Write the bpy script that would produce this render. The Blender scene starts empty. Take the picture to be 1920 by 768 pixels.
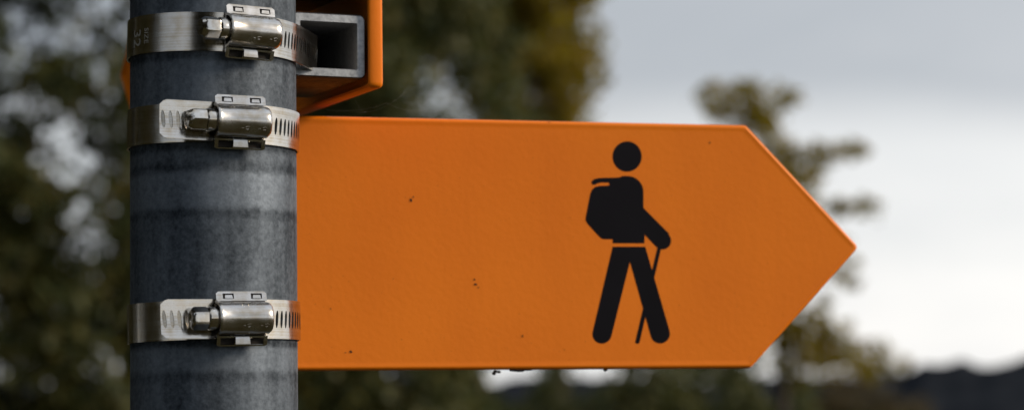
import bpy, bmesh, math, random
import numpy as np
from mathutils import Vector, Matrix, noise
from mathutils.geometry import tessellate_polygon
random.seed(7); rng = np.random.default_rng(11)
S = bpy.context.scene
COL = S.collection
sin, cos, pi = math.sin, math.cos, math.pi
CAMZ = 1.6

# ------------------------------------------------------------------ helpers
def link(o, parent=None):
    COL.objects.link(o)
    if parent: o.parent = parent
    return o

def tag(o, label=None, cat=None, group=None, kind=None):
    if label: o['label'] = label
    if cat: o['category'] = cat
    if group: o['group'] = group
    if kind: o['kind'] = kind
    return o

def empty(name, loc=(0, 0, 0), rot=(0, 0, 0)):
    o = bpy.data.objects.new(name, None)
    o.empty_display_size = .02
    o.location = loc; o.rotation_euler = rot
    return link(o)

def mesh_obj(name, verts, faces, m, parent=None, smooth=False, angle=None):
    me = bpy.data.meshes.new(name)
    me.from_pydata([tuple(v) for v in verts], [], faces)
    bm = bmesh.new(); bm.from_mesh(me)
    bmesh.ops.recalc_face_normals(bm, faces=bm.faces)
    bm.to_mesh(me); bm.free()
    me.materials.append(m)
    if smooth:
        for p in me.polygons: p.use_smooth = True
        if angle is not None:
            me.set_sharp_from_angle(angle=math.radians(angle))
    return link(bpy.data.objects.new(name, me), parent)

def bm_obj(name, bm, m, parent=None, angle=30):
    me = bpy.data.meshes.new(name)
    bmesh.ops.recalc_face_normals(bm, faces=bm.faces)
    bm.to_mesh(me); bm.free()
    me.materials.append(m)
    for p in me.polygons: p.use_smooth = True
    me.set_sharp_from_angle(angle=math.radians(angle))
    return link(bpy.data.objects.new(name, me), parent)

class MB:
    def __init__(s): s.v = []; s.f = []
    def add(s, v, f):
        n = len(s.v); s.v += [tuple(a) for a in v]; s.f += [tuple(i + n for i in q) for q in f]
    def box(s, x0, x1, y0, y1, z0, z1, M=None):
        v = [Vector((x, y, z)) for x in (x0, x1) for y in (y0, y1) for z in (z0, z1)]
        if M: v = [M @ a for a in v]
        s.add(v, [(0, 1, 3, 2), (4, 6, 7, 5), (0, 4, 5, 1), (2, 3, 7, 6), (0, 2, 6, 4), (1, 5, 7, 3)])
    def loft(s, rings, cap0=True, cap1=True, closed=True):
        n = len(rings[0]); v = [p for r in rings for p in r]; f = []
        for i in range(len(rings) - 1):
            for j in range(n if closed else n - 1):
                k = (j + 1) % n
                f.append((i * n + j, i * n + k, (i + 1) * n + k, (i + 1) * n + j))
        if cap0: f.append(tuple(range(n - 1, -1, -1)))
        if cap1: f.append(tuple((len(rings) - 1) * n + j for j in range(n)))
        s.add(v, f)
    def tube(s, pts, rad, n=6):
        pts = [Vector(p) for p in pts]; rings = []
        for i, p in enumerate(pts):
            t = (pts[min(i + 1, len(pts) - 1)] - pts[max(i - 1, 0)]).normalized()
            a = t.cross(Vector((.3, .1, 1)) if abs(t.z) < .9 else Vector((1, 0, 0))).normalized(); b = t.cross(a)
            r = rad[i] if isinstance(rad, (list, tuple)) else rad
            rings.append([p + (a * cos(2 * pi * k / n) + b * sin(2 * pi * k / n)) * r for k in range(n)])
        s.loft(rings)
    def obj(s, name, m, parent=None, angle=30):
        return mesh_obj(name, s.v, s.f, m, parent, True, angle)

# ------------------------------------------------------------------ materials
def mat(name):
    m = bpy.data.materials.new(name); m.use_nodes = True
    nt = m.node_tree; b = nt.nodes['Principled BSDF']
    return m, nt, b
def N(nt, t, **k):
    n = nt.nodes.new(t)
    for a, v in k.items():
        if a in n.inputs: n.inputs[a].default_value = v
        else: setattr(n, a, v)
    return n
def ramp(nt, stops, interp='LINEAR'):
    r = nt.nodes.new('ShaderNodeValToRGB'); r.color_ramp.interpolation = interp
    e = r.color_ramp.elements
    while len(e) < len(stops): e.new(.5)
    for q, (p, c) in zip(e, stops):
        q.position = p; q.color = (*c, 1) if len(c) == 3 else c
    return r
def L(nt, a, b): nt.links.new(a, b)

def paint_material():
    m, nt, b = mat('orange_powder_coat')
    tc = N(nt, 'ShaderNodeTexCoord')
    n1 = N(nt, 'ShaderNodeTexNoise', Scale=18., Detail=4.)
    L(nt, tc.outputs['Object'], n1.inputs['Vector'])
    r = ramp(nt, [(.3, (.69, .170, .008)), (.7, (.75, .194, .0095))])
    L(nt, n1.outputs['Fac'], r.inputs['Fac'])
    n3 = N(nt, 'ShaderNodeTexNoise', Scale=1300., Detail=2.)
    L(nt, tc.outputs['Object'], n3.inputs['Vector'])
    r3 = ramp(nt, [(.70, (0, 0, 0)), (.78, (1, 1, 1))]); L(nt, n3.outputs['Fac'], r3.inputs['Fac'])
    mx = N(nt, 'ShaderNodeMixRGB'); mx.blend_type = 'MIX'; mx.inputs['Color2'].default_value = (.33, .085, .012, 1)
    ma = N(nt, 'ShaderNodeMath', operation='MULTIPLY'); ma.inputs[1].default_value = .6
    L(nt, r3.outputs['Color'], ma.inputs[0]); L(nt, ma.outputs[0], mx.inputs['Fac'])
    mp = N(nt, 'ShaderNodeMapping'); mp.inputs['Scale'].default_value = (60, 60, 5); L(nt, tc.outputs['Object'], mp.inputs['Vector'])
    n4 = N(nt, 'ShaderNodeTexNoise', Scale=1.6, Detail=5., Roughness=.6); L(nt, mp.outputs['Vector'], n4.inputs['Vector'])
    r4 = ramp(nt, [(.35, (.90, .88, .86)), (.6, (1, 1, 1))]); L(nt, n4.outputs['Fac'], r4.inputs['Fac'])
    ms_ = N(nt, 'ShaderNodeMixRGB'); ms_.blend_type = 'MULTIPLY'; ms_.inputs['Fac'].default_value = .22
    L(nt, r.outputs['Color'], ms_.inputs['Color1']); L(nt, r4.outputs['Color'], ms_.inputs['Color2'])
    L(nt, ms_.outputs['Color'], mx.inputs['Color1']); L(nt, mx.outputs['Color'], b.inputs['Base Color'])
    n2 = N(nt, 'ShaderNodeTexNoise', Scale=380., Detail=3., Roughness=.55)
    L(nt, tc.outputs['Object'], n2.inputs['Vector'])
    bp = N(nt, 'ShaderNodeBump', Strength=.15, Distance=.0006)
    L(nt, n2.outputs['Fac'], bp.inputs['Height']); L(nt, bp.outputs['Normal'], b.inputs['Normal'])
    b.inputs['Roughness'].default_value = .34
    b.inputs['Specular IOR Level'].default_value = .16
    return m

def steel_material(name, col, rough, aniso=False, scratch=(3., 3., 700.)):
    m, nt, b = mat(name)
    tc = N(nt, 'ShaderNodeTexCoord')
    mp = N(nt, 'ShaderNodeMapping'); mp.inputs['Scale'].default_value = scratch
    L(nt, tc.outputs['Object'], mp.inputs['Vector'])
    n = N(nt, 'ShaderNodeTexNoise', Scale=2., Detail=4.); L(nt, mp.outputs['Vector'], n.inputs['Vector'])
    n2 = N(nt, 'ShaderNodeTexNoise', Scale=260., Detail=4.); L(nt, tc.outputs['Object'], n2.inputs['Vector'])
    r = ramp(nt, [(.3, (rough * .75,) * 3), (.7, (rough * 1.35,) * 3)])
    ad = N(nt, 'ShaderNodeMixRGB'); ad.inputs['Fac'].default_value = .5
    L(nt, n.outputs['Fac'], ad.inputs['Color1']); L(nt, n2.outputs['Fac'], ad.inputs['Color2'])
    L(nt, ad.outputs['Color'], r.inputs['Fac']); L(nt, r.outputs['Color'], b.inputs['Roughness'])
    rc = ramp(nt, [(.36, (col[0] * .78, col[1] * .70, col[2] * .58)), (.58, col)])
    L(nt, ad.outputs['Color'], rc.inputs['Fac']); L(nt, rc.outputs['Color'], b.inputs['Base Color'])
    bp = N(nt, 'ShaderNodeBump', Strength=.02, Distance=.0003)
    L(nt, n.outputs['Fac'], bp.inputs['Height']); L(nt, bp.outputs['Normal'], b.inputs['Normal'])
    b.inputs['Metallic'].default_value = 1.
    return m

def zinc_material(name, dark, light, rings=(), fine=1., rough=(.62, .44), metal=.75):
    """weathered galvanised steel: spangle mottle, vertical streaks, marks where clamps used to sit, shadow lines painted under the bands (rings of z0, z1)"""
    m, nt, b = mat(name)
    tc = N(nt, 'ShaderNodeTexCoord')
    n1 = N(nt, 'ShaderNodeTexNoise', Scale=45., Detail=6., Roughness=.65)
    mp = N(nt, 'ShaderNodeMapping'); mp.inputs['Scale'].default_value = (1, 1, .35)
    L(nt, tc.outputs['Object'], mp.inputs['Vector']); L(nt, mp.outputs['Vector'], n1.inputs['Vector'])
    v = N(nt, 'ShaderNodeTexNoise', Scale=520., Detail=3., Roughness=.7); L(nt, tc.outputs['Object'], v.inputs['Vector'])
    mp2 = N(nt, 'ShaderNodeMapping'); mp2.inputs['Scale'].default_value = (1, 1, .04)
    L(nt, tc.outputs['Object'], mp2.inputs['Vector'])
    n2 = N(nt, 'ShaderNodeTexNoise', Scale=160., Detail=3.); L(nt, mp2.outputs['Vector'], n2.inputs['Vector'])
    a = N(nt, 'ShaderNodeMath', operation='ADD'); L(nt, n1.outputs['Fac'], a.inputs[0])
    vf = N(nt, 'ShaderNodeMath', operation='MULTIPLY_ADD'); L(nt, v.outputs['Fac'], vf.inputs[0]); vf.inputs[1].default_value = fine; vf.inputs[2].default_value = .5 * (1 - fine)
    L(nt, vf.outputs[0], a.inputs[1])
    a2 = N(nt, 'ShaderNodeMath', operation='MULTIPLY_ADD'); L(nt, n2.outputs['Fac'], a2.inputs[0]); a2.inputs[1].default_value = .6
    L(nt, a.outputs[0], a2.inputs[2])
    fac = N(nt, 'ShaderNodeMapRange'); fac.inputs['From Min'].default_value = .98; fac.inputs['From Max'].default_value = 1.78
    L(nt, a2.outputs[0], fac.inputs['Value'])
    out = fac.outputs['Result']
    sep = N(nt, 'ShaderNodeSeparateXYZ'); L(nt, tc.outputs['Object'], sep.inputs[0])
    wob = N(nt, 'ShaderNodeMath', operation='MULTIPLY_ADD'); wob.inputs[1].default_value = .0022
    L(nt, n1.outputs['Fac'], wob.inputs[0]); L(nt, sep.outputs['Z'], wob.inputs[2])
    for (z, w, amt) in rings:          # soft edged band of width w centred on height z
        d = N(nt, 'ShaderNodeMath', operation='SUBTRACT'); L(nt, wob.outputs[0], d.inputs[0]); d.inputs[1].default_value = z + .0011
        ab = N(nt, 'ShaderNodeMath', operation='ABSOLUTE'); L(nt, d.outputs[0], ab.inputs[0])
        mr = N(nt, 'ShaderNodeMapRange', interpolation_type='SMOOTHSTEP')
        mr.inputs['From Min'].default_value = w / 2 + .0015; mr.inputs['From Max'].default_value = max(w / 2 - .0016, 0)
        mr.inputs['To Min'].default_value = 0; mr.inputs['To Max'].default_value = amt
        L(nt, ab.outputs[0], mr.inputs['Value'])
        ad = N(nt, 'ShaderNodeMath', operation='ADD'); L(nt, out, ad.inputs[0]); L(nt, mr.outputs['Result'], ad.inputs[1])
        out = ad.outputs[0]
    cl = N(nt, 'ShaderNodeClamp'); L(nt, out, cl.inputs['Value'])
    rc = ramp(nt, [(0, dark), (1, light)]); L(nt, cl.outputs[0], rc.inputs['Fac'])
    L(nt, rc.outputs['Color'], b.inputs['Base Color'])
    rr = ramp(nt, [(0, (rough[0],) * 3), (1, (rough[1],) * 3)]); L(nt, cl.outputs[0], rr.inputs['Fac']); L(nt, rr.outputs['Color'], b.inputs['Roughness'])
    bp = N(nt, 'ShaderNodeBump', Strength=.25, Distance=.0004); L(nt, v.outputs['Fac'], bp.inputs['Height'])
    L(nt, bp.outputs['Normal'], b.inputs['Normal'])
    b.inputs['Metallic'].default_value = metal
    return m

def plain(name, col, rough=.6, metallic=0., noise_amt=.25, scale=60.):
    m, nt, b = mat(name)
    tc = N(nt, 'ShaderNodeTexCoord'); n = N(nt, 'ShaderNodeTexNoise', Scale=scale, Detail=4.)
    L(nt, tc.outputs['Object'], n.inputs['Vector'])
    r = ramp(nt, [(.3, tuple(c * (1 - noise_amt) for c in col)), (.7, tuple(c * (1 + noise_amt) for c in col))])
    L(nt, n.outputs['Fac'], r.inputs['Fac']); L(nt, r.outputs['Color'], b.inputs['Base Color'])
    b.inputs['Roughness'].default_value = rough; b.inputs['Metallic'].default_value = metallic
    return m

def leaf_material(name, cols, trans=.35):
    m, nt, b = mat(name)
    g = N(nt, 'ShaderNodeNewGeometry')
    r = ramp(nt, [(i / max(1, len(cols) - 1), c) for i, c in enumerate(cols)])
    L(nt, g.outputs['Random Per Island'], r.inputs['Fac'])
    L(nt, r.outputs['Color'], b.inputs['Base Color']); b.inputs['Roughness'].default_value = .55
    b.inputs['Specular IOR Level'].default_value = .3
    t = N(nt, 'ShaderNodeBsdfTranslucent'); L(nt, r.outputs['Color'], t.inputs['Color'])
    mx = N(nt, 'ShaderNodeMixShader'); mx.inputs[0].default_value = trans
    L(nt, b.outputs[0], mx.inputs[1]); L(nt, t.outputs[0], mx.inputs[2])
    L(nt, mx.outputs[0], nt.nodes['Material Output'].inputs['Surface'])
    return m

# ------------------------------------------------------------------ camera
FPX = 4940.
PITCH = math.radians(5.0438); ROLL = math.radians(.75)
cF = Vector((0, cos(PITCH), sin(PITCH)))
r0 = Vector((1, 0, 0)); u0 = Vector((0, -sin(PITCH), cos(PITCH)))
cR = r0 * cos(ROLL) - u0 * sin(ROLL); cU = u0 * cos(ROLL) + r0 * sin(ROLL)
cam = bpy.data.cameras.new('camera'); camo = bpy.data.objects.new('camera', cam); COL.objects.link(camo)
M = Matrix((( cR.x, cU.x, -cF.x, 0), (cR.y, cU.y, -cF.y, 0), (cR.z, cU.z, -cF.z, CAMZ), (0, 0, 0, 1)))
camo.matrix_world = M
cam.sensor_width = 36; cam.lens = FPX * 36 / 1920
cam.clip_start = .05; cam.clip_end = 6000
cam.dof.use_dof = True; cam.dof.focus_distance = .945; cam.dof.aperture_fstop = 12
cam.dof.aperture_blades = 0
S.camera = camo

def spot(px, py, dist):
    """where a measured direction in the photograph meets the vertical plane at a known distance"""
    d = cF + cR * ((px - 960) / FPX) + cU * ((384 - py) / FPX)
    return Vector((0, 0, CAMZ)) + d * (dist / d.y)

# ------------------------------------------------------------------ pole
PX, PY, R = -.108, .9502, .030
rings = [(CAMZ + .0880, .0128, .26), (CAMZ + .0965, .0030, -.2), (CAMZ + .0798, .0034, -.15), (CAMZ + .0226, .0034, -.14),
         (CAMZ + .148, .002, -.4), (CAMZ + .0290, .0085, .22), (CAMZ + .1358, .0026, -.3), (CAMZ + .1036, .0026, -.3), (CAMZ + .0344, .0026, -.3)]  # last three: shadow lines under the clamp bands, painted into the zinc
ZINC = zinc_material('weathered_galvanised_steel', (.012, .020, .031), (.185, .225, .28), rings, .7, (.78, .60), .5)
ZINC_CUT = zinc_material('galvanised_cut_steel', (.15, .165, .19), (.42, .45, .49))
STEEL = steel_material('stainless_strip', (.57, .555, .53), .17)
STEEL2 = steel_material('stainless_pressing', (.55, .55, .55), .22, scratch=(40., 40., 400.))
STEEL3 = steel_material('zinc_plated_screw', (.58, .57, .55), .16, scratch=(200., 200., 200.))
PAINT = paint_material()
TUBE_OUT = zinc_material('dull_dark_tube', (.02, .022, .026), (.12, .125, .135))
TUBE_IN = zinc_material('raw_tube_inside', (.22, .225, .24), (.45, .46, .48))
LIGHT_STOP = plain('light_stop_black', (.02, .02, .02), .8)
BLACK = plain('black_vinyl', (.0065, .0062, .009), .42, 0, .15, 40)
BLACK.node_tree.nodes['Principled BSDF'].inputs['Specular IOR Level'].default_value = .06
DIRT_SHADE = plain('dried_dirt_and_shade', (.014, .011, .009), .9, 0, .5, 900)  # dirt on the sign, and painted shade inside the clamp housing windows
MARK = plain('light_engraving', (.30, .30, .28), .6, .0, .1, 300)

def ringpts(r, z, n=96): return [Vector((r * cos(2 * pi * k / n), r * sin(2 * pi * k / n), z)) for k in range(n)]
mb = MB()
zs = [0, .6, 1.2, 1.5, 1.9, 2.36]
mb.loft([ringpts(R, z) for z in zs] + [ringpts(R * .97, 2.366), ringpts(R * .80, 2.370)])
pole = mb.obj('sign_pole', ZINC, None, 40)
pole.location = (PX, PY, 0)
tag(pole, 'round weathered grey galvanised steel pole carrying the orange signs and the hose clamps', 'pole')
POLE = Vector((PX, PY, 0))

# ------------------------------------------------------------------ direction signs
def offset_poly(pts, d):
    """inset a convex counter-clockwise polygon"""
    n = len(pts); out = []
    for i in range(n):
        a, b, c = Vector(pts[i - 1]), Vector(pts[i]), Vector(pts[(i + 1) % n])
        e1 = (b - a).normalized(); e2 = (c - b).normalized()
        n1 = Vector((-e1.y, e1.x)); n2 = Vector((-e2.y, e2.x))
        k = 1 + n1.dot(n2)
        out.append(b + (n1 + n2) * (d / k))
    return out
def round_poly(pts, r, seg=5):
    n = len(pts); out = []
    for i in range(n):
        a, b, c = pts[i - 1], pts[i], pts[(i + 1) % n]
        e1 = (a - b).normalized(); e2 = (c - b).normalized()
        ang = e1.angle(e2); t = r / math.tan(ang / 2)
        p, q = b + e1 * t, b + e2 * t
        for k in range(seg + 1):
            s = k / seg
            out.append(p * (1 - s) ** 2 + b * 2 * s * (1 - s) + q * s * s)
    return out
THK = .0058
def make_plate(parent, s0, s1, s2, h):
    """arrow plate: local x along the sign, z up, front face near y = 0 (looking to -y), folded rounded rim"""
    pts = [(s0, 0), (s1, 0), (s2, h / 2), (s1, h), (s0, h)]
    prof = [(.0030, THK - .0015), (.0012, THK), (.0004, THK - .0004), (0, THK - .0013), (0, .0014), (.00022, .0007), (.0007, .0002), (.0012, 0),
            (.0015, 0), (.0020, .00008), (.0026, .00018), (.0034, .00022)]
    rr = []
    for ins, y in prof:
        q = round_poly(offset_poly(pts, ins), max(.0022 - ins * .5, .0006))
        rr.append([Vector((p.x, y, p.y)) for p in q])
    m = MB(); m.loft(rr)
    o = m.obj('plate', PAINT, parent, 38)
    return o
FACE = .00022   # depth of the flat field behind the rim

# lower sign
PHI = .27753768; D0 = .0592
e_ = Vector((cos(PHI), sin(PHI), 0)); nb = Vector((-sin(PHI), cos(PHI), 0))
LZ, LH, LS, LT, L0 = .026908, .099066, .229274, .277892, -.0213
lo = empty('direction_sign', POLE + nb * D0 + Vector((0, 0, CAMZ + LZ)), (0, 0, PHI))
tag(lo, 'orange arrow shaped hiking sign pointing right, with a black hiker pictogram', 'sign', 'orange hiking signs on the pole')
make_plate(lo, L0, LS, LT, LH)
loM = Matrix.Translation(lo.location) @ Matrix.Rotation(PHI, 4, 'Z'); loI = loM.inverted()
def on_plate(px, py):
    """photo measurement -> plate coordinates (s, z)"""
    d = cF + cR * ((px - 960) / FPX) + cU * ((384 - py) / FPX)
    o = loI @ Vector((0, 0, CAMZ)); d = loI.to_3x3() @ d
    p = o + d * ((FACE - o.y) / d.y)
    return Vector((p.x, p.z))

def arc(cx, cy, r, a0, a1, n=8, ry=None):
    return [(cx + r * cos(math.radians(a0 + (a1 - a0) * k / n)), cy + (ry or r) * sin(math.radians(a0 + (a1 - a0) * k / n))) for k in range(n + 1)]
def zpx(p): return (1040 + p[0] * .5859, 230 + p[1] * .5859)
shapes = []
shapes.append([zpx(p) for p in arc(232, 108, 46.5, 0, 360, 40, 48.5)[:-1]])
torso = [(205, 175), (218, 170)] + arc(233, 221, 51, -95, 0, 10) + [(284, 272)] + [(366, 354)] + \
        arc(345, 377, 28, -45, 120, 8) + [(322, 393), (288, 357), (287, 385), (186, 385), (186, 372), (158, 372), (150, 370), (144, 365),
         (104, 321), (99, 311), (100, 300), (114, 228), (120, 214), (129, 205), (142, 202), (170, 201), (175, 199), (176, 195), (172, 191),
         (150, 191), (140, 193), (129, 198), (122, 198), (118, 193), (119, 186), (127, 180), (140, 177), (160, 176)]
shapes.append([zpx(p) for p in torso])
legs = [(186, 396), (290, 396), (367, 662)] + arc(338, 674, 31, -18, 165, 10) + [(241, 443)] + [(182, 680)] + arc(151.5, 675, 30.5, 12, 188, 10)[1:]
shapes.append([zpx(p) for p in legs])
stick = [(330, 396), (341, 399), (272, 700)] + arc(265.5, 699, 7, 10, 190, 6)[1:]
shapes.append([zpx(p) for p in stick])
bm = bmesh.new()
for k, sh in enumerate(shapes):
    off = FACE - .00009 - .00002 * (k == 3)
    pv = [on_plate(*p) for p in sh]
    f = [bm.verts.new((p.x, off, p.y)) for p in pv]; b2 = [bm.verts.new((p.x, FACE + .0002, p.y)) for p in pv]
    for tri in tessellate_polygon([[Vector((p.x, p.y, 0)) for p in pv]]):
        bm.faces.new([f[t_] for t_ in tri])
    for i in range(len(f)):
        j = (i + 1) % len(f); bm.faces.new((f[i], f[j], b2[j], b2[i]))
me = bpy.data.meshes.new('hiker_pictogram'); bmesh.ops.recalc_face_normals(bm, faces=bm.faces); bm.to_mesh(me); bm.free(); me.materials.append(BLACK)
link(bpy.data.objects.new('hiker_pictogram', me), lo)

# chips and dirt specks on the lower sign: small irregular flakes
def speck(px, py, w, h, ang, m=DIRT_SHADE, name='dirt_speck', thick=.0003):
    c = on_plate(px, py); k = 7; fr = []; bk = []
    r = random.Random(int(px * 7 + py))
    for i in range(k):
        a = 2 * pi * i / k; q = r.uniform(.55, 1.1)
        x, z = w * q * cos(a), h * q * sin(a)
        x, z = x * cos(ang) - z * sin(ang), x * sin(ang) + z * cos(ang)
        fr.append(Vector((c.x + x * .7, FACE - thick, c.y + z * .7))); bk.append(Vector((c.x + x, FACE + .0002, c.y + z)))
    m_ = MB(); m_.loft([fr, bk]); m_.obj(name, m, lo)
for a in [(771, 375, .00055, .0009, .4), (775, 369, .0003, .0005, -.5), (892, 532, .0008, .0005, -.5), (890, 523, .00028, .0005, .3), (897, 538, .0004, .0003, 0), (658, 658, .0005, .0008, .3),
          (648, 660, .0003, .00022, 0), (620, 578, .00026, .0003, 0), (980, 629, .00018, .0008, .1), (1331, 267, .00022, .0005, 0), (1030, 229, .00025, .0004, 0), (1058, 655, .0002, .0002, 0)]:
    speck(*a)
# crumbs of dirt hanging under the lower edge
def crumb(px, py, rx, rz):
    c = on_plate(px, py); bmx = bmesh.new()
    bmesh.ops.create_icosphere(bmx, subdivisions=2, radius=1)
    for v in bmx.verts:
        q = 1 + .5 * noise.noise(v.co * 1.7 + Vector((px, py, 0)))
        v.co = Vector((c.x + v.co.x * rx * q, .0022 + v.co.y * .0014, c.y + v.co.z * rz * q))
    bm_obj('dirt_crumb', bmx, DIRT_SHADE, lo)
for a in [(929, 699, .0008, .0007), (937, 696, .0011, .0005), (931, 695, .0006, .0005), (966, 692.5, .0022, .0006), (974, 693, .0030, .0006), (1138, 692, .0008, .0006), (990, 692, .003, .0004)]:
    crumb(*a)

# square mounting tubes
def make_tube(parent, w, h, length, t=.0035, M=None, r=.0022, m=None):
    """hollow section, local: x = across, y = along, z = up"""
    def rect(x0, x1, z0, z1, r, n=4):
        out = []
        for (cx, cz, a0) in ((x1 - r, z1 - r, 0), (x0 + r, z1 - r, 90), (x0 + r, z0 + r, 180), (x1 - r, z0 + r, 270)):
            out += [(cx + r * cos(math.radians(a0 + 90 * k / n)), cz + r * sin(math.radians(a0 + 90 * k / n))) for k in range(n + 1)]
        return out
    O = rect(0, w, 0, h, r); O2 = rect(.0005, w - .0005, .0005, h - .0005, r - .0004)
    I2 = rect(t - .0003, w - t + .0003, t - .0003, h - t + .0003, .0006); I = rect(t, w - t, t, h - t, .0005)
    P = lambda q, y: [Vector((a, y, b)) for a, b in q]
    rings_ = [P(O2, 0), P(O, .0006), P(O, length - .0006), P(O2, length), P(I2, length), P(I, length - .0005), P(I, .0005), P(I2, 0), P(O2, 0)]
    m_ = MB(); m_.loft(rings_, False, False)
    if M: m_.v = [tuple(M @ Vector(v)) for v in m_.v]
    o = m_.obj('mounting_tube', m or ZINC_CUT, parent, 40)
    o.data.materials.append(TUBE_IN); o.data.materials.append(TUBE_OUT)
    n = len(O)
    for p in o.data.polygons:
        if p.index // n == 5: p.material_index = 1
        elif p.index // n in (0, 1): p.material_index = 2
    k = MB(); k.loft([P(rect(t + .0001, w - t - .0001, t + .0001, h - t - .0001, .0005), y) for y in (length - .009, length - .001)])  # unseen plug, added to keep light out of the tube's far end
    if M: k.v = [tuple(M @ Vector(v)) for v in k.v]
    k.obj('light_stop_plug', LIGHT_STOP, o)
    return o
for z in (LZ + .010, LZ + .083):
    pass
# in the lower sign's own frame the tubes run along its back, pressed against the pole (towards -y)
for z in (.0155, .0795):
    make_tube(lo, .0285, .0225, .048, M=Matrix.Translation((.028, -.0290, z - .01125)) @ Matrix.Rotation(pi / 2, 4, 'Z'))

# upper sign, turned away from the camera
UT = .4169348; us0, UZ, UL = -.00316, .13024, .3460
d_ = Vector((-sin(UT), cos(UT), 0)); nr = Vector((cos(UT), sin(UT), 0))
ua = math.atan2(d_.y, d_.x)
up = empty('direction_sign', POLE + nr * .0652 + d_ * us0 + Vector((0, 0, CAMZ + UZ)), (0, 0, ua))
tag(up, 'orange arrow sign seen end on and from its shaded back, above the hiker sign', 'sign', 'orange hiking signs on the pole')
make_plate(up, 0, UL - (LT - LS), UL, LH)
# its local y points to (-d.y, d.x) = towards the pole, so the back of the plate faces the pole
tm = Matrix.Translation((.00316, THK + .0002, .0035)) @ Matrix(((0, 1, 0, 0), (1, 0, 0, 0), (0, 0, 1, 0), (0, 0, 0, 1)))
make_tube(up, .0290, .0240, .058, M=tm)
make_tube(up, .0290, .0240, .058, M=Matrix.Translation((0, 0, .034)) @ tm)  # second tube added above the frame to shade the plate's back

# ------------------------------------------------------------------ hose clamps
BH, BT, RB = .0138, .0006, .0305        # band height, thickness, inner radius
def strip(mb, path, s_slots, tail_clip=0., h=BH, pitch=.00245, slot=(.00068, .0031), t=BT, dish=0.):
    """a steel strip along a plan path (function of arc length -> (x, y, nx, ny)), made of cells; cells inside s_slots carry a slot"""
    fn, length = path
    ncell = int(round(length / pitch)); cw = length / ncell
    cache = {}; verts = []; faces = []
    def vid(s, z):
        k = (round(s * 1e7), round(z * 1e7))
        if k not in cache: cache[k] = len(verts); verts.append((s, z))
        return cache[k]
    nq = 4
    for c in range(ncell):
        a, b = c * cw, (c + 1) * cw; mid = (a + b) / 2
        # outer boundary points, counter-clockwise from bottom left
        zs_ = [-h / 2, -h * .30, 0, h * .30, h / 2]
        bot = [(a, -h / 2), (mid, -h / 2), (b, -h / 2)]
        outer = [(a, -h / 2), (mid, -h / 2), (b, -h / 2), (b, -h * .3), (b, 0), (b, h * .3), (b, h / 2), (mid, h / 2), (a, h / 2), (a, h * .3), (a, 0), (a, -h * .3)]
        oi = [vid(*p) for p in outer]
        if any(x0 <= mid <= x1 for x0, x1 in s_slots):
            hw, hh = slot; inner = []
            for (dx, dz) in ((-.45, -.93), (0, -1), (.45, -.93), (.9, -.55), (1, 0), (.9, .55), (.45, .93), (0, 1), (-.45, .93), (-.9, .55), (-1, 0), (-.9, -.55)):
                inner.append((mid + dx * hw + .10 * dz * hh * .9, dz * hh))
            ii = [vid(*p) for p in inner]
            for k in range(12):
                j = (k + 1) % 12; faces.append((oi[k], oi[j], ii[j], ii[k]))
        else:
            faces.append((oi[0], oi[1], oi[7], oi[8], oi[9], oi[10], oi[11])); faces.append((oi[1], oi[2], oi[3], oi[4], oi[5], oi[6], oi[7]))
    if tail_clip:
        k = tail_clip; end = length
        def cl(s, z):
            e = end - s
            lim = h / 2 - max(0, k - e)
            return (s, max(-lim, min(lim, z)))
        verts = [cl(*v) for v in verts]
    bm = bmesh.new()
    vv = []
    for s, z in verts:
        x, y, nx, ny = fn(s); q = t + dish * max(0, .001 - z) ** 2; vv.append(bm.verts.new((x + nx * q, y + ny * q, z)))
    for f in faces:
        try: bm.faces.new([vv[i] for i in f])
        except ValueError: pass
    bmesh.ops.recalc_face_normals(bm, faces=bm.faces)
    # make sure normals point outward along (nx, ny)
    g = bm.faces[:]
    geo = bmesh.ops.extrude_face_region(bm, geom=g)
    newv = [e for e in geo['geom'] if isinstance(e, bmesh.types.BMVert)]
    # extruded copy becomes the outer skin's twin: move it inward by the thickness
    tree = {}
    for v in newv:
        best = None
        v.co = v.co  # moved below
    idx = {}
    for (s, z), v in zip(verts, vv): idx[(round(v.co.x, 8), round(v.co.y, 8), round(v.co.z, 8))] = s
    for v in newv:
        s = idx[(round(v.co.x, 8), round(v.co.y, 8), round(v.co.z, 8))]
        x, y, nx, ny = fn(s); v.co.x -= nx * t; v.co.y -= ny * t
    bmesh.ops.recalc_face_normals(bm, faces=bm.faces)
    me = bpy.data.meshes.new('tmp'); bm.to_mesh(me); bm.free()
    mb.add([v.co.copy() for v in me.vertices], [tuple(p.vertices) for p in me.polygons]); bpy.data.meshes.remove(me)

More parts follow.
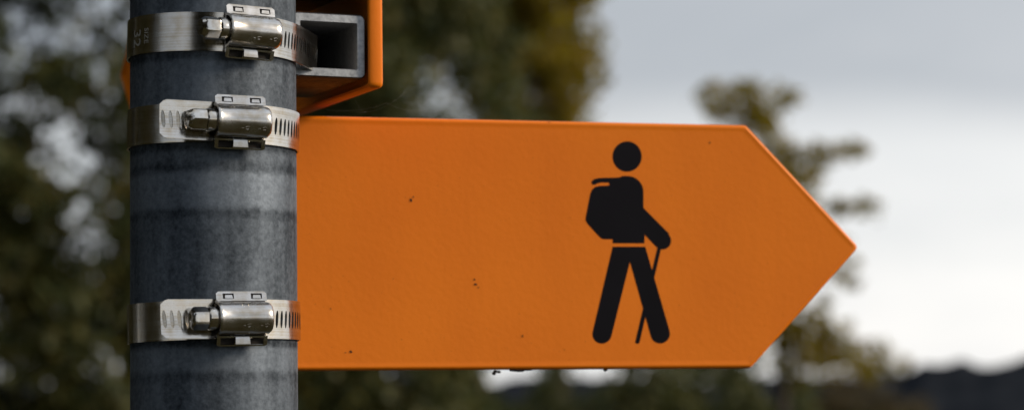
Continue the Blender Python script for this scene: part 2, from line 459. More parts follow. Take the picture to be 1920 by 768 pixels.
def poly_path(pts):
    """smooth plan polyline -> (function, length); normal = right-hand side of travel rotated outward"""
    P = [Vector((p[0], p[1])) for p in pts]
    acc = [0]
    for a, b in zip(P, P[1:]): acc.append(acc[-1] + (b - a).length)
    T = []
    for i in range(len(P)):
        a = P[max(i - 1, 0)]; b = P[min(i + 1, len(P) - 1)]; T.append((b - a).normalized())
    def fn(s):
        s = max(0, min(acc[-1], s)); lo_, hi_ = 0, len(acc) - 1
        while hi_ - lo_ > 1:
            m_ = (lo_ + hi_) // 2
            if acc[m_] <= s: lo_ = m_
            else: hi_ = m_
        w = (s - acc[lo_]) / max(acc[hi_] - acc[lo_], 1e-12)
        p = P[lo_].lerp(P[hi_], w); t = T[lo_].lerp(T[hi_], w).normalized()
        return p.x, p.y, t.y, -t.x
    return fn, acc[-1]
def bez(p0, p1, p2, p3, n=14):
    p0, p1, p2, p3 = map(Vector, (p0, p1, p2, p3)); out = []
    for i in range(1, n + 1):
        t = i / n; out.append(p0 * (1 - t) ** 3 + p1 * 3 * t * (1 - t) ** 2 + p2 * 3 * t * t * (1 - t) + p3 * t ** 3)
    return out
def circ(al, r=RB): a = math.radians(al); return Vector((r * sin(a), -r * cos(a)))
def ctan(al): a = math.radians(al); return Vector((cos(a), sin(a)))

def make_housing(parent, M, flange_dirty=False):
    """worm housing; local x = along the screw (right), y = outward from the pole, z = up (millimetres)"""
    mm = .001
    Lh = 9.0
    # domed pressing: profile in (z, y)
    prof = [(-9.2, 1.5), (-8.6, 1.5), (-7.0, 1.7), (-6.2, 2.3), (-5.75, 3.3)]
    for k in range(0, 13):
        a = math.radians(180 - 15 * k); prof.append((5.75 * cos(a), 3.5 + 5.55 * sin(a)))
    prof += [(5.75, 3.3), (6.2, 2.5), (6.6, 2.0)]
    # lower flange part of prof is kept short: the slotted flanges are added as plates
    prof = [p for p in prof if p[0] > -6.9]
    def ring(x, inset=0, grow=0):
        out = []
        for z, y in prof:
            hgt = max(0, min(1, (y - 2.0) / 5))
            out.append(Vector((x + grow * hgt, max(y - inset, 1.3), z * (1 - inset * .06))))
        inner = [Vector((v.x, max(1.2, v.y - .8), v.z * .9)) for v in reversed(out)]
        return out + inner
    m = MB()
    m.loft([ring(-Lh - .2, -.25), ring(-Lh + .25, -.38), ring(-Lh + .8, -.2), ring(-Lh + 1.3, 0), ring(-2, 0), ring(4, 0), ring(7.2, 0, .3), ring(8.2, .12, .7), ring(8.7, .5, 1.1), ring(8.9, 1.1, 1.35), ring(8.95, 2.2, 1.3)])
    # flange plates with two windows each, built as frames
    def frame(z0, z1, y0, y1, holes, tilt, x0=-Lh, x1=Lh + .3, th=.75, zc0=None):
        xs = sorted({x0, x1, *[h[0] for h in holes], *[h[1] for h in holes]}); za, zb = holes[0][2], holes[0][3]
        zz = [z0, za, zb, z1]
        for i in range(len(xs) - 1):
            for j in range(3):
                if j == 1 and any(abs(xs[i] - h[0]) < 1e-6 for h in holes): continue
                a, b = xs[i], xs[i + 1]; c, d = zz[j], zz[j + 1]
                yy = lambda z: y0 + (y1 - y0) * (z - z0) / (z1 - z0)
                cx0 = cx1 = 0
                if j == (2 if z1 > 0 else 0):
                    cx0 = .9 if i == 0 else 0; cx1 = .9 if i == len(xs) - 2 else 0
                if z1 > 0: top = (a + cx0, b - cx1); bot = (a, b)
                else: top = (a, b); bot = (a + cx0, b - cx1)
                v = [(bot[0], yy(c) - th, c), (bot[1], yy(c) - th, c), (top[1], yy(d) - th, d), (top[0], yy(d) - th, d), (bot[0], yy(c), c), (bot[1], yy(c), c), (top[1], yy(d), d), (top[0], yy(d), d)]
                m.add([Vector(q) for q in v], [(0, 3, 2, 1), (4, 5, 6, 7), (0, 1, 5, 4), (1, 2, 6, 5), (2, 3, 7, 6), (3, 0, 4, 7)])
    frame(6.1, 9.5, 2.9, 1.9, [(-6.6, -2.6, 6.9, 8.75), (3.6, 7.6, 6.9, 8.75)], 0)
    frame(-9.6, -6.1, 1.9, 3.1, [(-7.7, -2.6, -9.15, -6.75), (2.6, 7.9, -9.15, -6.75)], 0)
    # crimped tabs standing in the windows
    def tab(xa, xb, za, zb, ya, yb, th=.6):
        m.add([Vector(q) for q in [(xa, ya - th, za), (xb, ya - th, za), (xb, yb - th, zb), (xa, yb - th, zb), (xa, ya, za), (xb, ya, za), (xb - .2, yb, zb), (xa + .2, yb, zb)]],
              [(0, 3, 2, 1), (4, 5, 6, 7), (0, 1, 5, 4), (1, 2, 6, 5), (2, 3, 7, 6), (3, 0, 4, 7)])
    tab(-6.0, -3.1, 7.0, 8.2, 3.0, 2.7); tab(4.1, 7.1, 7.0, 8.2, 3.0, 2.7)
    tab(-2.7, 2.7, -9.0, -6.5, 4.1, 3.7, .7)
    # saddle under the dome
    m.box(-Lh + .3, Lh, .75, 1.25, -7.6, 7.6)
    m.v = [tuple(M @ (Vector(v) * mm)) for v in m.v]
    h = m.obj('housing', STEEL2, parent, 35)
    gr = MB(); gr.box(-Lh + .6, Lh - .4, 1.3, 1.5, -8.9, -6.4); gr.box(-Lh + .6, Lh - .4, 1.3, 1.5, 6.4, 8.9)  # dark strips standing in for the shade inside the flange windows
    gr.v = [tuple(M @ (Vector(v) * mm)) for v in gr.v]; gr.obj('window_shade', DIRT_SHADE, h)
    # small embossed characters, too worn to read: short raised strokes on the lower and upper flank
    e = MB()
    def on_dome(x, deg, lift=.0):
        a = math.radians(deg); return Vector((x, 3.5 + (5.55 + lift) * cos(a), 5.75 * (1 + lift / 5.6) * sin(a)))
    def stroke(pts, r=.13):
        e.tube([on_dome(x, g, .02) for x, g in pts], r, 5)
    for x0 in (-1.0, 5.2):
        stroke([(x0, -29), (x0 + .8, -28.5)])
        stroke([(x0 + 1.5, -26), (x0 + 1.9, -23), (x0 + 2.6, -22.5), (x0 + 2.9, -24)])
        stroke([(x0 + 1.7, -33), (x0 + 2.4, -33.5), (x0 + 2.6, -31)])
    x = -5.
    while x < 7:
        w = random.uniform(.4, .8); g = 58 + random.uniform(-3, 3)
        if random.random() < .5: stroke([(x, g - 4), (x + w * .5, g + 4), (x + w, g - 4)], .11)
        else: stroke([(x, g - 4), (x, g + 4), (x + w, g + 3)], .11)
        x += w + .4
    e.v = [tuple(M @ (Vector(v) * mm)) for v in e.v]
    e.obj('embossed_mark', STEEL2, h)
    return h

def make_screw(parent, M, slot=True, turn=0., yc=4.1, worn=False, rh=4.15):
    mm = .001; m = MB()
    def hexr(x, r, n=48, sharp=1.):
        out = []
        for k in range(n):
            a = 2 * pi * k / n
            q = ((a + turn) % (pi / 3)) - pi / 6
            rad = r * cos(pi / 6) / cos(q); rad = min(rad, r * sharp)
            out.append(Vector((x, yc + rad * cos(a), rad * sin(a))))
        return out
    cr = lambda x, r: [Vector((x, yc + r * cos(2 * pi * k / 48), r * sin(2 * pi * k / 48))) for k in range(48)]
    # collar next to the housing
    m.loft([cr(-8.8, 3.9), cr(-9.2, 4.05), cr(-12.3, 4.05), cr(-12.75, 3.8), cr(-12.8, 3.0)])
    # hexagon head
    x1 = -18.6
    m.loft([hexr(-12.75, 3.4), hexr(-12.95, rh * .985, sharp=.97), hexr(-13.3, rh, sharp=.99), hexr(-17.2, rh, sharp=.99), hexr(-17.9, rh * .98, sharp=.96), hexr(-18.35, rh * .92, sharp=.90)])
    # driver end: a rim and a screwdriver slot between two cheeks
    sl = .75 if slot else .0
    base = hexr(-18.35, rh * .92, sharp=.90); tip = hexr(x1 - .75, rh * .84, sharp=.84)
    if worn:
        for k, p in enumerate(base):
            q = 1 - .22 * max(0, noise.noise(Vector((k * .35, 0, 1)))); p.y = yc + (p.y - yc) * q; p.z *= q
        for k, p in enumerate(tip):
            q = 1 - .55 * max(0, noise.noise(Vector((k * .35, 0, 1)))); p.y = yc + (p.y - yc) * q; p.z *= q; p.x += 1.1 * max(0, noise.noise(Vector((k * .4, 7, 1))))
    if slot:
        for sgn in (-1, 1):
            ca = [Vector((p.x, p.y, (p.z if p.z * sgn > sl else sl * sgn))) for p in base]
            cb = [Vector((p.x, p.y, (p.z if p.z * sgn > sl else sl * sgn))) for p in tip]
            m.loft([ca, cb])
    else:
        m.loft([base, hexr(x1 - .2, rh * .80, sharp=.80), hexr(x1 - .1, rh * .60, sharp=.60), hexr(x1 + 1.2, rh * .5, sharp=.5)])
    m.v = [tuple(M @ (Vector(v) * mm)) for v in m.v]
    return m.obj('screw', STEEL3, parent, 28)

def clamp_frame(al, out=0.):
    """matrix: local x = tangent to the right at angle al, y = outward, z = up"""
    t = ctan(al); n = circ(al, 1.); c = circ(al, RB + BT + out)
    return Matrix(((t.x, n.x, 0, c.x), (t.y, n.y, 0, c.y), (0, 0, 1, 0), (0, 0, 0, 1)))

def make_clamp(z, tilt, al, label, kind, slot, turn, worn=False):
    t = empty('hose_clamp', POLE + Vector((0, 0, CAMZ + z)), (0, tilt, 0))
    tag(t, label, 'hose clamp', 'steel hose clamps on the pole')
    b = MB()
    if kind == 'through':      # the band leaves the pole on the right and runs through the upper sign's mounting tube
        loc = lambda m_, s_: Vector((nr.x * m_ + d_.x * s_, nr.y * m_ + d_.y * s_))
        pts = [circ(a) for a in np.arange(-115, 58, 3.)]
        a_end = 58.
        p0 = circ(a_end); pts += [p0]
        q = loc(.0412, .005); pts += bez(p0, p0 + ctan(a_end) * .013, q - Vector((.35, 1)).normalized() * .004, q, 12)
        q2 = loc(.0345, .030); pts += bez(q, q + Vector((.15, .99)) * .006, q2 - d_.to_2d() * .008, q2, 10)
        q3 = loc(.0340, .056); pts += [q2.lerp(q3, k / 6) for k in range(1, 7)]
        q4 = circ(245); pts += bez(q3, q3 + d_.to_2d() * .016, q4 - ctan(245) * .02, q4, 14)
        path = poly_path(pts)
        arcs = RB * math.radians(115 + al)
        strip(b, path, [(arcs + .004, arcs + .075)])
    else:
        locl = lambda m_, s_: Vector((nb.x * m_ + e_.x * s_, nb.y * m_ + e_.y * s_))
        pts = [circ(a) for a in np.arange(-112, 113, 3.)]
        p0 = circ(112); pts += [p0]
        q = locl(.0400, .030); pts += bez(p0, p0 + ctan(112) * .008, q + e_ .to_2d()* .004, q, 10)
        q2 = locl(.0400, -.022); pts += [q.lerp(q2, k / 8) for k in range(1, 9)]
        q4 = circ(248); pts += bez(q2, q2 - e_.to_2d() * .004, q4 - ctan(248) * .008, q4, 10)
        arcs = RB * math.radians(112 + al)
        strip(b, poly_path(pts), [(arcs + .004, arcs + .048)])
        # loose straight tail of the band, running out to the left under the screw
        n = circ(al, 1.); tt = ctan(al); c0 = circ(al, RB + .0012)
        tail = [c0 + tt * (.004 - k * .0325 / 12) + n * (.0004 * max(0, k - 5) / 7) for k in range(13)]
        fn, ln = poly_path(tail)
        fn2 = lambda s: (lambda r: (r[0], r[1], n.x, n.y))(fn(s))
        strip(b, (fn2, ln), [(.004, .040)], tail_clip=.0018, pitch=.00262, slot=(.00072, .0031), dish=22.)
    bo = b.obj('band', STEEL, t, 35)
    Mh = clamp_frame(al, .0008)
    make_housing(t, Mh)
    make_screw(t, Mh, slot, turn, worn=worn)
    return t, bo
c1, band1 = make_clamp(.1439, math.radians(1.6), 28.5, 'top hose clamp, its band running on into the open square tube, no loose tail', 'through', True, .35)
c2, band2 = make_clamp(.1117, math.radians(.9), 22.0, 'middle hose clamp with loose slotted tail and a chipped worn screw head', 'tail', True, 1.1, True)
c3, band3 = make_clamp(.0425, math.radians(-.75), 22.5, 'lowest hose clamp with loose slotted tail and a clean hexagon screw head', 'tail', False, .52)

# engraved size on the top band, reading downwards: SIZE / 32
def band_text(txt, size, al, zoff, parent):
    cu = bpy.data.curves.new('tmp', 'FONT'); cu.body = txt; cu.size = size; cu.extrude = 0; cu.align_x = 'CENTER'; cu.align_y = 'CENTER'; cu.resolution_u = 3
    o = bpy.data.objects.new('tmp', cu); COL.objects.link(o)
    me = bpy.data.meshes.new_from_object(o.evaluated_get(bpy.context.evaluated_depsgraph_get()))
    bpy.data.objects.remove(o)
    v = []
    for p in me.vertices:
        a = math.radians(al) + p.co.y / RB; q = RB + BT + .00012
        v.append((q * sin(a), -q * cos(a), -p.co.x + zoff))
    f = [tuple(p.vertices) for p in me.polygons]
    n = len(v); cx = [(x * (1 - .0002 / RB), y * (1 - .0002 / RB), z) for x, y, z in v]
    o = mesh_obj('engraved_size', v, f, MARK, parent)
    bpy.data.meshes.remove(me)
    return o
bpy.context.view_layer.update()
band_text('SIZE', .0031, -43.0, -.0006, band1)
band_text('32', .0068, -54, -.0010, band1)

# ------------------------------------------------------------------ cobweb under the upper sign
WEB = plain('spider_silk', (.55, .53, .5), .4, 0, .1)
mb = MB()
def web(p, q, sag=.0015):
    a, b = spot(*p), spot(*q)
    mb.tube([a.lerp(b, k / 10) - Vector((0, 0, sag * 4 * (k / 10) * (1 - k / 10))) for k in range(11)], .000009, 4)
web((612, 206, 1.0), (725, 193, 1.005)); web((666, 186, .99), (686, 210, 1.0)); web((725, 193, 1.005), (800, 205, 1.02)); web((668, 210, 1.0), (738, 190, .99)); web((738, 190, .99), (760, 172, 1.0), .0003)
tag(mb.obj('cobweb', WEB), 'thin pale cobweb threads between the two orange signs', 'cobweb')

# ------------------------------------------------------------------ setting: ground, hills
def terrain():
    m, nt, b = mat('rough_grass')
    tc = N(nt, 'ShaderNodeTexCoord'); n = N(nt, 'ShaderNodeTexNoise', Scale=.35, Detail=8.); L(nt, tc.outputs['Object'], n.inputs['Vector'])
    n2 = N(nt, 'ShaderNodeTexNoise', Scale=25., Detail=5.); L(nt, tc.outputs['Object'], n2.inputs['Vector'])
    mx = N(nt, 'ShaderNodeMixRGB'); mx.inputs['Fac'].default_value = .5; L(nt, n.outputs['Fac'], mx.inputs['Color1']); L(nt, n2.outputs['Fac'], mx.inputs['Color2'])
    r = ramp(nt, [(.35, (.030, .024, .013)), (.5, (.038, .033, .013)), (.65, (.026, .032, .012))]); L(nt, mx.outputs['Color'], r.inputs['Fac'])
    L(nt, r.outputs['Color'], b.inputs['Base Color']); b.inputs['Roughness'].default_value = .9; b.inputs['Specular IOR Level'].default_value = .1
    bp = N(nt, 'ShaderNodeBump', Strength=.6, Distance=.05); L(nt, n2.outputs['Fac'], bp.inputs['Height']); L(nt, bp.outputs['Normal'], b.inputs['Normal'])
    xs = [-3000, -1000, -300, -100, -40, -20, -10, -5, 0, 5, 10, 20, 40, 100, 300, 1000, 3000]
    v = []; 
    for y in xs:
        for x in xs:
            rr_ = math.hypot(x, y)
            v.append((x, y, 0 if rr_ < 8 else .12 * noise.noise(Vector((x * .05, y * .05, 0)))))
    n_ = len(xs); f = [(j * n_ + i, j * n_ + i + 1, (j + 1) * n_ + i + 1, (j + 1) * n_ + i) for j in range(n_ - 1) for i in range(n_ - 1)]
    tag(mesh_obj('ground', v, f, m, None, True), kind='structure')
terrain()

def hills():
    m, nt, b = mat('far_woodland')
    tc = N(nt, 'ShaderNodeTexCoord'); n = N(nt, 'ShaderNodeTexNoise', Scale=.12, Detail=8.); L(nt, tc.outputs['Object'], n.inputs['Vector'])
    r = ramp(nt, [(.35, (.010, .012, .016)), (.65, (.018, .021, .026))]); L(nt, n.outputs['Fac'], r.inputs['Fac'])
    L(nt, r.outputs['Color'], b.inputs['Base Color']); b.inputs['Roughness'].default_value = 1.; b.inputs['Specular IOR Level'].default_value = 0.
    # ridge profile: height above ground against bearing (photo x), rises to the right
    Y0 = 420.
    prof = [(-3200, 700), (-1500, 690), (-400, 700), (300, 705), (900, 712), (1300, 716), (1600, 712), (1690, 701), (1720, 692), (1760, 690), (1792, 687), (1822, 690), (1850, 694), (1880, 692), (1910, 688), (1960, 680), (2200, 640), (2700, 600), (4500, 560), (7000, 600)]
    cols = []
    for px in np.arange(-3200, 7000, 14.):
        hpx = np.interp(px, [p[0] for p in prof], [p[1] for p in prof])
        top = spot(px, 384, Y0); z = spot(1800, float(hpx) - 2, Y0).z
        cols.append((top.x, z + 0.6 * noise.noise(Vector((px * .02, 0, 0))) + .35 * noise.noise(Vector((px * .11, 3, 0)))))
    v = []; f = []; rows = 9
    for x, z in cols:
        for k in range(rows):
            t = k / (rows - 1)
            yy = Y0 - 170 + 170 * t if k < rows - 2 else Y0 + (k - rows + 3) * 160 - 160
            zz = (z + .0) * math.sin(min(1, t * 1.14) * pi / 2) if k < rows - 2 else z * (1 if k == rows - 2 else .5)
            sc = yy / Y0
            v.append((x * sc, yy, max(zz, 0) - (.5 if k == 0 else 0) + (1.6 * noise.noise(Vector((x * .12, yy * .12, 5))) if 0 < k < rows - 2 else 0)))
    nc = len(cols)
    for i in range(nc - 1):
        for k in range(rows - 1): f.append((i * rows + k, (i + 1) * rows + k, (i + 1) * rows + k + 1, i * rows + k + 1))
    tag(mesh_obj('hills', v, f, m, None, True), kind='structure')
hills()

# ------------------------------------------------------------------ trees
BARK = plain('bark', (.055, .045, .035), .9, 0, .4, 9)
LEAF_DARK = leaf_material('dark_green_leaves', [(.042, .058, .024), (.062, .080, .028), (.085, .092, .028), (.13, .108, .022)])
LEAF_MID = leaf_material('green_leaves', [(.026, .030, .012), (.040, .040, .014), (.060, .050, .016)])
LEAF_OLIVE = leaf_material('autumn_olive_leaves', [(.15, .135, .012), (.21, .178, .012), (.25, .19, .012), (.26, .165, .012)], .6)
LEAF_RUST = leaf_material('brown_bush_leaves', [(.05, .04, .018), (.08, .055, .02), (.06, .055, .02)], .4)

def leaves(name, centers, radii, counts, size, m, parent, flat=.8):
    c = np.repeat(np.array(centers), counts, axis=0); r = np.repeat(np.array(radii), counts)
    n = len(c)
    d = rng.normal(size=(n, 3)); d /= np.linalg.norm(d, axis=1)[:, None]
    p = c + d * (r * rng.random(n) ** .45)[:, None] * np.array([1, 1, flat])
    a = rng.normal(size=(n, 3)); a[:, 2] -= .5; a /= np.linalg.norm(a, axis=1)[:, None]
    b = np.cross(a, rng.normal(size=(n, 3))); b /= np.linalg.norm(b, axis=1)[:, None]
    nn = np.cross(a, b)
    s = size * rng.uniform(.6, 1.25, n)[:, None]
    v = np.stack([p - a * s * .5, p + b * s * .28 + nn * s * .06, p + a * s * .5, p - b * s * .28 + nn * s * .06], 1).reshape(-1, 3)
    me = bpy.data.meshes.new(name)
    me.vertices.add(4 * n); me.vertices.foreach_set('co', v.ravel())
    me.loops.add(4 * n); me.loops.foreach_set('vertex_index', np.arange(4 * n))
    me.polygons.add(n); me.polygons.foreach_set('loop_start', np.arange(0, 4 * n, 4)); me.polygons.foreach_set('loop_total', np.full(n, 4))
    me.update(calc_edges=True); me.validate()
    me.materials.append(m)
    return link(bpy.data.objects.new(name, me), parent)

def tree(name, label, cat, base, trunk_pts, clumps, leaf, m, r0=.11, per=None, group=None, dens=420., crown='crown', stem='trunk', twig=.004):
    """trunk polyline, limbs growing from the nearest grown point to every clump, leaves in every clump"""
    root = empty(name, base)
    tag(root, label, cat, group)
    B = Vector(base)
    nodes = [(Vector(p) - B, r) for p, r in trunk_pts]
    mb_ = MB(); mb_.tube([p for p, r in nodes], [r for p, r in nodes], 8)
    dens_nodes = []
    for (p, r), (q, s) in zip(nodes, nodes[1:]):
        for k in range(6): dens_nodes.append((p.lerp(q, k / 6), r + (s - r) * k / 6))
    dens_nodes.append(nodes[-1])
    cl = sorted([(Vector(c) - B, r) for c, r in clumps], key=lambda t: min((t[0] - p).length for p, _ in dens_nodes))
    for c, r in cl:
        best = min(dens_nodes, key=lambda t: (t[0] - c).length + max(0, t[0].z - c.z) * 1.2 + (0 if t[1] > .012 else .25))
        p, pr = best; q = c
        mid = p.lerp(q, .5) + Vector((random.uniform(-1, 1), random.uniform(-1, 1), random.uniform(-.2, 1))) * (q - p).length * .10
        ra = max(min(pr * .6, .004 + .012 * (q - p).length), twig); 
        pts = [p, p.lerp(mid, .6), mid, mid.lerp(q, .6), q]
        rad = [ra, ra * .9, ra * .75, ra * .6, max(ra * .4, twig * .7)]
        mb_.tube(pts, rad, 5)
        for k in (2, 3, 4): dens_nodes.append((pts[k], rad[k]))
    mb_.obj(stem, BARK, root, 60)
    cs = [tuple(c) for c, r in cl]; rs = [r for c, r in cl]
    cnt = [max(6, int(5.5 * dens * r * r / (leaf / .06) ** 2 * random.uniform(.7, 1.3))) for r in rs]
    leaves(crown, cs, rs, cnt, leaf, m, root)
    return root

def fill(n, cx, cy, cz, rx, ry, rz, rad, gaps=(), shell=.5):
    """clump centres through an ellipsoid; open places in the crown are kept free of clumps"""
    out = []; tries = 0
    while len(out) < n and tries < n * 30:
        tries += 1
        d = Vector((random.gauss(0, 1), random.gauss(0, 1), random.gauss(0, 1))).normalized() * (random.random() ** (1 / 3 * shell + .1))
        p = Vector((cx + d.x * rx, cy + d.y * ry, cz + d.z * rz)); r = rad * random.uniform(.6, 1.3)
        if p.z < .3: continue
        bad = False
        for (g, gr) in gaps:
            q = p - g; q.y *= .25
            if q.length < gr + r * .85: bad = True; break
        if not bad: out.append((p, r))
    return out

def gap(px, py, r, dist): return (spot(px, py, dist), r / FPX * dist)
def cl(dist, pts, jit=.5):
    out = []
    for (px, py, r) in pts:
        dd = dist + random.uniform(-jit, jit); out.append((spot(px, py, dd), r / FPX * dd))
    return out

# dark tree left of the pole
D = 13.
g = [gap(*a, D) for a in [(70, 90, 40), (105, 225, 42), (150, 300, 46), (75, 290, 34), (205, 465, 50), (185, 160, 30), (8, 125, 28), (228, 300, 30), (150, 30, 30), (195, 692, 8), (60, 728, 12), (165, 420, 28), (95, 20, 25), (232, 60, 25)]]
c = spot(-60, 200, D)
cr = fill(3000, c.x - .9, D, 3.0, 2.6, 1.3, 2.6, .16, [(a_, b_ * .62) for a_, b_ in g], .8)
cr += fill(420, c.x - .9, D, 3.0, 2.6, 1.3, 2.6, .10, (), .8)
cr += cl(D, [(190, 660, 60), (60, 690, 60), (110, 640, 50), (150, 720, 60), (225, 640, 40), (20, 600, 50)], .6)
b0 = (c.x - .8, D + .3, 0)
tree('broadleaf_tree', 'dense dark broadleaf tree blurred behind the left side of the pole', 'tree', b0,
     [(b0, .14), ((b0[0] + .05, b0[1], 1.2), .12), ((b0[0] - .1, b0[1], 2.6), .09), ((b0[0], b0[1], 4.2), .05)], cr, .075, LEAF_DARK, dens=520)
# dark tree behind the middle of the lower sign
D = 14.
g = [gap(*a, D) for a in [(812, 168, 40), (868, 188, 48), (735, 712, 24), (958, 705, 46), (1110, 702, 40), (1000, 60, 10)]]
c = spot(660, 200, D)
cr = fill(1300, c.x - .1, D, 2.9, 1.15, 1.3, 2.4, .20, g, .8)
b0 = (c.x - .1, D + .3, 0)
tree('broadleaf_tree', 'dark green broadleaf tree behind the lower sign, right of the pole', 'tree', b0,
     [(b0, .13), ((b0[0] + .04, b0[1], 1.2), .11), ((b0[0] - .08, b0[1], 2.6), .08), ((b0[0], b0[1], 4.2), .05)], cr, .075, LEAF_DARK, dens=560)
# olive tree to the right of it
D = 17.
g = [gap(*a, D) for a in [(978, 38, 16), (985, 145, 16), (1075, 25, 20), (1010, 205, 16), (868, 188, 48), (812, 168, 44)]]
c = spot(985, 150, D)
cr = fill(520, c.x, D + .8, c.z + .75, .50, .9, 1.75, .17, g, .9)
cr += cl(D, [(1085, 60, 34), (1100, 105, 30), (1118, 150, 26), (1128, 148, 20), (1095, 200, 34), (1060, 40, 30), (1075, 0, 36), (1050, -40, 40), (1100, 170, 34), (1128, 52, 18), (1120, 95, 18), (1140, 160, 16), (1112, 30, 14), (1098, -10, 22), (1110, 60, 20), (1138, 118, 12)], .3)
b0 = (spot(1050, 600, D).x, D + .6, 0)
tree('autumn_tree', 'olive brown autumn tree above the top edge of the lower sign', 'tree', b0,
     [(b0, .09), ((b0[0] + .04, b0[1], 1.2), .08), ((b0[0] - .05, b0[1], 2.6), .06), ((b0[0], b0[1], 4.0), .03)], cr, .07, LEAF_OLIVE, dens=520)
# sparse young tree at the arrow tip
D = 15.
pts = [(1490, 690, 30), (1535, 640, 26), (1570, 630, 20), (1605, 640, 16), (1650, 670, 22), (1672, 690, 22), (1615, 675, 26), (1520, 660, 30), (1555, 690, 30), (1600, 660, 24), (1625, 690, 26), (1640, 700, 20), (1585, 610, 16), (1500, 600, 30), (1470, 600, 30), (1318, 186, 24), (1340, 165, 18), (1335, 200, 18), (1352, 215, 28), (1378, 168, 20), (1395, 195, 36), (1420, 190, 40), (1440, 215, 36), (1462, 182, 28), (1488, 186, 18), (1388, 230, 30), (1430, 235, 30),
       (1365, 185, 26), (1405, 165, 20), (1410, 225, 30),
       (1440, 262, 26), (1460, 285, 34), (1490, 300, 40), (1510, 320, 34), (1470, 320, 36), (1528, 285, 24), (1550, 288, 26), (1570, 280, 18), (1608, 278, 20), (1625, 284, 12), (1590, 290, 14), (1500, 350, 34), (1520, 372, 20),
       (1572, 392, 24), (1592, 385, 18), (1615, 382, 20), (1636, 384, 16), (1640, 405, 14), (1560, 385, 18),
       (1575, 455, 18), (1590, 500, 22), (1600, 530, 16), (1570, 520, 20), (1548, 560, 18), (1530, 590, 26), (1510, 620, 30), (1545, 618, 22), (1560, 645, 30), (1580, 665, 28), (1540, 650, 26), (1490, 645, 30), (1475, 670, 30), (1505, 680, 24),
       (1645, 648, 20), (1660, 655, 14), (1688, 682, 20), (1600, 690, 24), (1460, 560, 40), (1440, 620, 40), (1430, 430, 40), (1440, 500, 40), (1420, 350, 40)]
cr = [(p, r * 1.2) for p, r in cl(D, pts, .35)]
for _ in range(60):
    p_ = random.choice(pts); a_ = random.uniform(0, 2 * pi); k_ = p_[2] * random.uniform(.5, 1.1)
    cr += cl(D, [(p_[0] + k_ * cos(a_), p_[1] + k_ * sin(a_), p_[2] * .6)], .35)
b0 = tuple(spot(1470, 600, D)); b0 = (b0[0], D + .1, 0)
tp = [(b0, .05), (tuple(spot(1466, 760, D + .1)), .040), (tuple(spot(1462, 560, D + .1)), .03), (tuple(spot(1448, 400, D)), .022), (tuple(spot(1420, 240, D)), .014), (tuple(spot(1405, 180, D)), .008)]
tree('young_tree', 'thin young tree with sparse olive leaf tufts beyond the arrow tip', 'tree', b0, tp, cr, .055, LEAF_OLIVE, dens=760, twig=.003)

# low bushes along the back
def bush(label, px, D, rx, rz, top_py, m, n=120, rad=.2, leaf=.07, gaps=(), dens=520):
    t = spot(px, top_py, D)
    cr = fill(n, t.x, D, t.z - rz, rx, .7, rz, rad, [gap(a[0], a[1], a[2] * .7, D) for a in gaps], .9)
    b0 = (t.x, D, 0)
    return tree('bush', label, 'bush', b0, [(b0, .03), ((b0[0] + .03, D, .4), .025), ((b0[0], D, max(.6, t.z - rz)), .015)], cr, leaf, m, dens=dens, crown='foliage', stem='stem', group='bushes under the signs')
G2 = [(735, 714, 26), (958, 700, 64), (1110, 694, 52), (1340, 745, 20), (1450, 728, 16)]
bush('dark low bush just right of the pole, under the lower sign', 640, 15.2, .62, .8, 620, LEAF_DARK, 460, .115, .06, gaps=G2)
bush('dark low bush under the middle of the lower sign', 880, 15.6, .62, .8, 600, LEAF_DARK, 460, .115, .06, gaps=G2)
bush('dark green bush under the hiker pictogram', 1130, 15.9, .66, .8, 600, LEAF_DARK, 460, .115, .06, gaps=G2)
bush('dark grey green bush under the arrow shoulder', 1370, 16.4, .58, .8, 640, LEAF_DARK, 420, .115, .06, gaps=G2)
bush('brown bush below the thin young tree, before the dark hill', 1610, 24, .75, 1.0, 702, LEAF_RUST, 190, .2)
# trees beside and behind the viewpoint, seen mirrored in the steel
for (x, y, q, hq, lab) in [(-6.6, 9.6, 1.15, 1.5, 'wide dark tree left of the frame, beside the dense tree behind the pole'), (-4.3, 4.4, 1.15, 2.1, 'wide dark tree standing left of the path, level with the pole'),
                       (-4.6, 1.0, 1.05, 2.0, 'wide dark tree standing left of the path, level with the viewpoint'),
                       (-.9, -5.2, .72, 1.5, 'round dark tree standing straight behind the viewpoint')]:
    cr = fill(int(480 * hq), x, y, 3.3 * hq, 2.6 * q, 2.5 * q, 3.15 * hq, .50, (), .7)
    b0 = (x, y, 0)
    tree('broadleaf_tree', lab, 'tree', b0, [(b0, .2), ((x, y, 1.3), .16), ((x + .1, y, 3. * hq), .11), ((x, y, 4.6 * hq), .05)], cr, .19, LEAF_MID, dens=420)

# ------------------------------------------------------------------ sky and light
SUN_EL, SUN_AZ = math.radians(26), math.radians(97)     # azimuth clockwise from +Y (view direction)
w = bpy.data.worlds.new('World'); S.world = w; w.use_nodes = True
nt = w.node_tree; bg = nt.nodes['Background']
sky = N(nt, 'ShaderNodeTexSky'); sky.sky_type = 'NISHITA'; sky.sun_disc = False
sky.sun_elevation = SUN_EL; sky.sun_rotation = SUN_AZ; sky.altitude = 400; sky.air_density = 1.; sky.dust_density = 2.
tc = N(nt, 'ShaderNodeTexCoord'); sep = N(nt, 'ShaderNodeSeparateXYZ'); L(nt, tc.outputs['Generated'], sep.inputs[0])
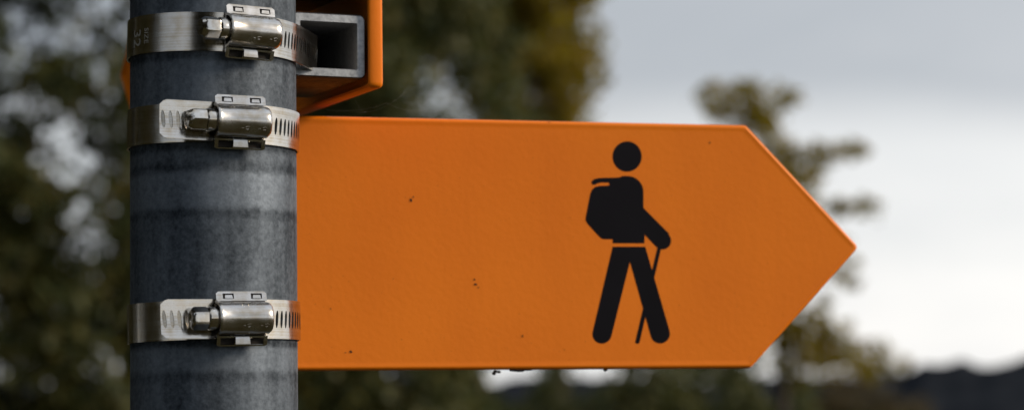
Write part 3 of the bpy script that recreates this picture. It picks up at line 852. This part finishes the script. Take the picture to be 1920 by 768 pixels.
# cloud deck: direction projected to a flat layer
zc = N(nt, 'ShaderNodeMath', operation='MAXIMUM'); L(nt, sep.outputs['Z'], zc.inputs[0]); zc.inputs[1].default_value = 0
zc2 = N(nt, 'ShaderNodeMath', operation='ADD'); L(nt, zc.outputs[0], zc2.inputs[0]); zc2.inputs[1].default_value = .20
dv = N(nt, 'ShaderNodeVectorMath', operation='DIVIDE'); L(nt, tc.outputs['Generated'], dv.inputs[0]); L(nt, zc2.outputs[0], dv.inputs[1])
mp = N(nt, 'ShaderNodeMapping'); mp.inputs['Scale'].default_value = (1., .75, 0); mp.inputs['Location'].default_value = (3.1, 1.4, 0); L(nt, dv.outputs[0], mp.inputs['Vector'])
n1 = N(nt, 'ShaderNodeTexNoise', Scale=.9, Detail=6., Roughness=.5); L(nt, mp.outputs['Vector'], n1.inputs['Vector'])
# elevation drives the change from bright horizon to grey deck
el = N(nt, 'ShaderNodeMath', operation='MULTIPLY_ADD'); L(nt, n1.outputs['Fac'], el.inputs[0]); el.inputs[1].default_value = .10; L(nt, sep.outputs['Z'], el.inputs[2])
mr = N(nt, 'ShaderNodeMapRange', interpolation_type='SMOOTHSTEP'); mr.inputs['From Min'].default_value = .148; mr.inputs['From Max'].default_value = .188
L(nt, el.outputs[0], mr.inputs['Value'])
cw = ramp(nt, [(0, (10.1, 10.2, 10.3)), (1, (5.9, 6.25, 6.75))]); L(nt, mr.outputs['Result'], cw.inputs['Fac'])
# texture inside the deck
r2 = ramp(nt, [(.3, (.76, .795, .83)), (.7, (1.15, 1.13, 1.11))]); L(nt, n1.outputs['Fac'], r2.inputs['Fac'])
ml = N(nt, 'ShaderNodeMixRGB'); ml.blend_type = 'MULTIPLY'; ml.inputs['Fac'].default_value = 1
L(nt, cw.outputs['Color'], ml.inputs['Color1']); L(nt, r2.outputs['Color'], ml.inputs['Color2'])
zb = N(nt, 'ShaderNodeMapRange', interpolation_type='SMOOTHSTEP'); zb.inputs['From Min'].default_value = .3; zb.inputs['From Max'].default_value = .85
zb.inputs['To Min'].default_value = 1.; zb.inputs['To Max'].default_value = 1.45; L(nt, sep.outputs['Z'], zb.inputs['Value'])
zm = N(nt, 'ShaderNodeVectorMath', operation='SCALE'); L(nt, ml.outputs['Color'], zm.inputs[0]); L(nt, zb.outputs['Result'], zm.inputs['Scale'])
sd = N(nt, 'ShaderNodeMapRange', interpolation_type='LINEAR'); sd.inputs['From Min'].default_value = -1; sd.inputs['From Max'].default_value = 1
sd.inputs['To Min'].default_value = .58; sd.inputs['To Max'].default_value = 1.26; L(nt, sep.outputs['X'], sd.inputs['Value'])
zm2 = N(nt, 'ShaderNodeVectorMath', operation='SCALE'); L(nt, zm.outputs[0], zm2.inputs[0]); L(nt, sd.outputs['Result'], zm2.inputs['Scale'])
wt = N(nt, 'ShaderNodeMixRGB'); wt.blend_type = 'MULTIPLY'; L(nt, sd.outputs['Result'], wt.inputs['Fac']); wt.inputs['Color2'].default_value = (1.0, .985, .965, 1)
L(nt, zm2.outputs[0], wt.inputs['Color1']); ml = wt
ms = N(nt, 'ShaderNodeMixRGB'); ms.inputs['Fac'].default_value = .10; L(nt, ml.outputs[0], ms.inputs['Color1']); L(nt, sky.outputs['Color'], ms.inputs['Color2'])
L(nt, ms.outputs['Color'], bg.inputs['Color']); bg.inputs['Strength'].default_value = .1

sl = bpy.data.lights.new('sun', 'SUN'); sl.energy = 3.6; sl.angle = math.radians(18); sl.color = (1, .83, .63)
so = bpy.data.objects.new('sun', sl); COL.objects.link(so)
dirv = Vector((sin(SUN_AZ) * cos(SUN_EL), cos(SUN_AZ) * cos(SUN_EL), sin(SUN_EL)))
so.rotation_euler = dirv.to_track_quat('Z', 'Y').to_euler()

S.view_settings.view_transform = 'Standard'; S.view_settings.look = 'None'; S.view_settings.exposure = 0; S.view_settings.gamma = 1
S.cycles.use_denoising = True
S.cycles.max_bounces = 8
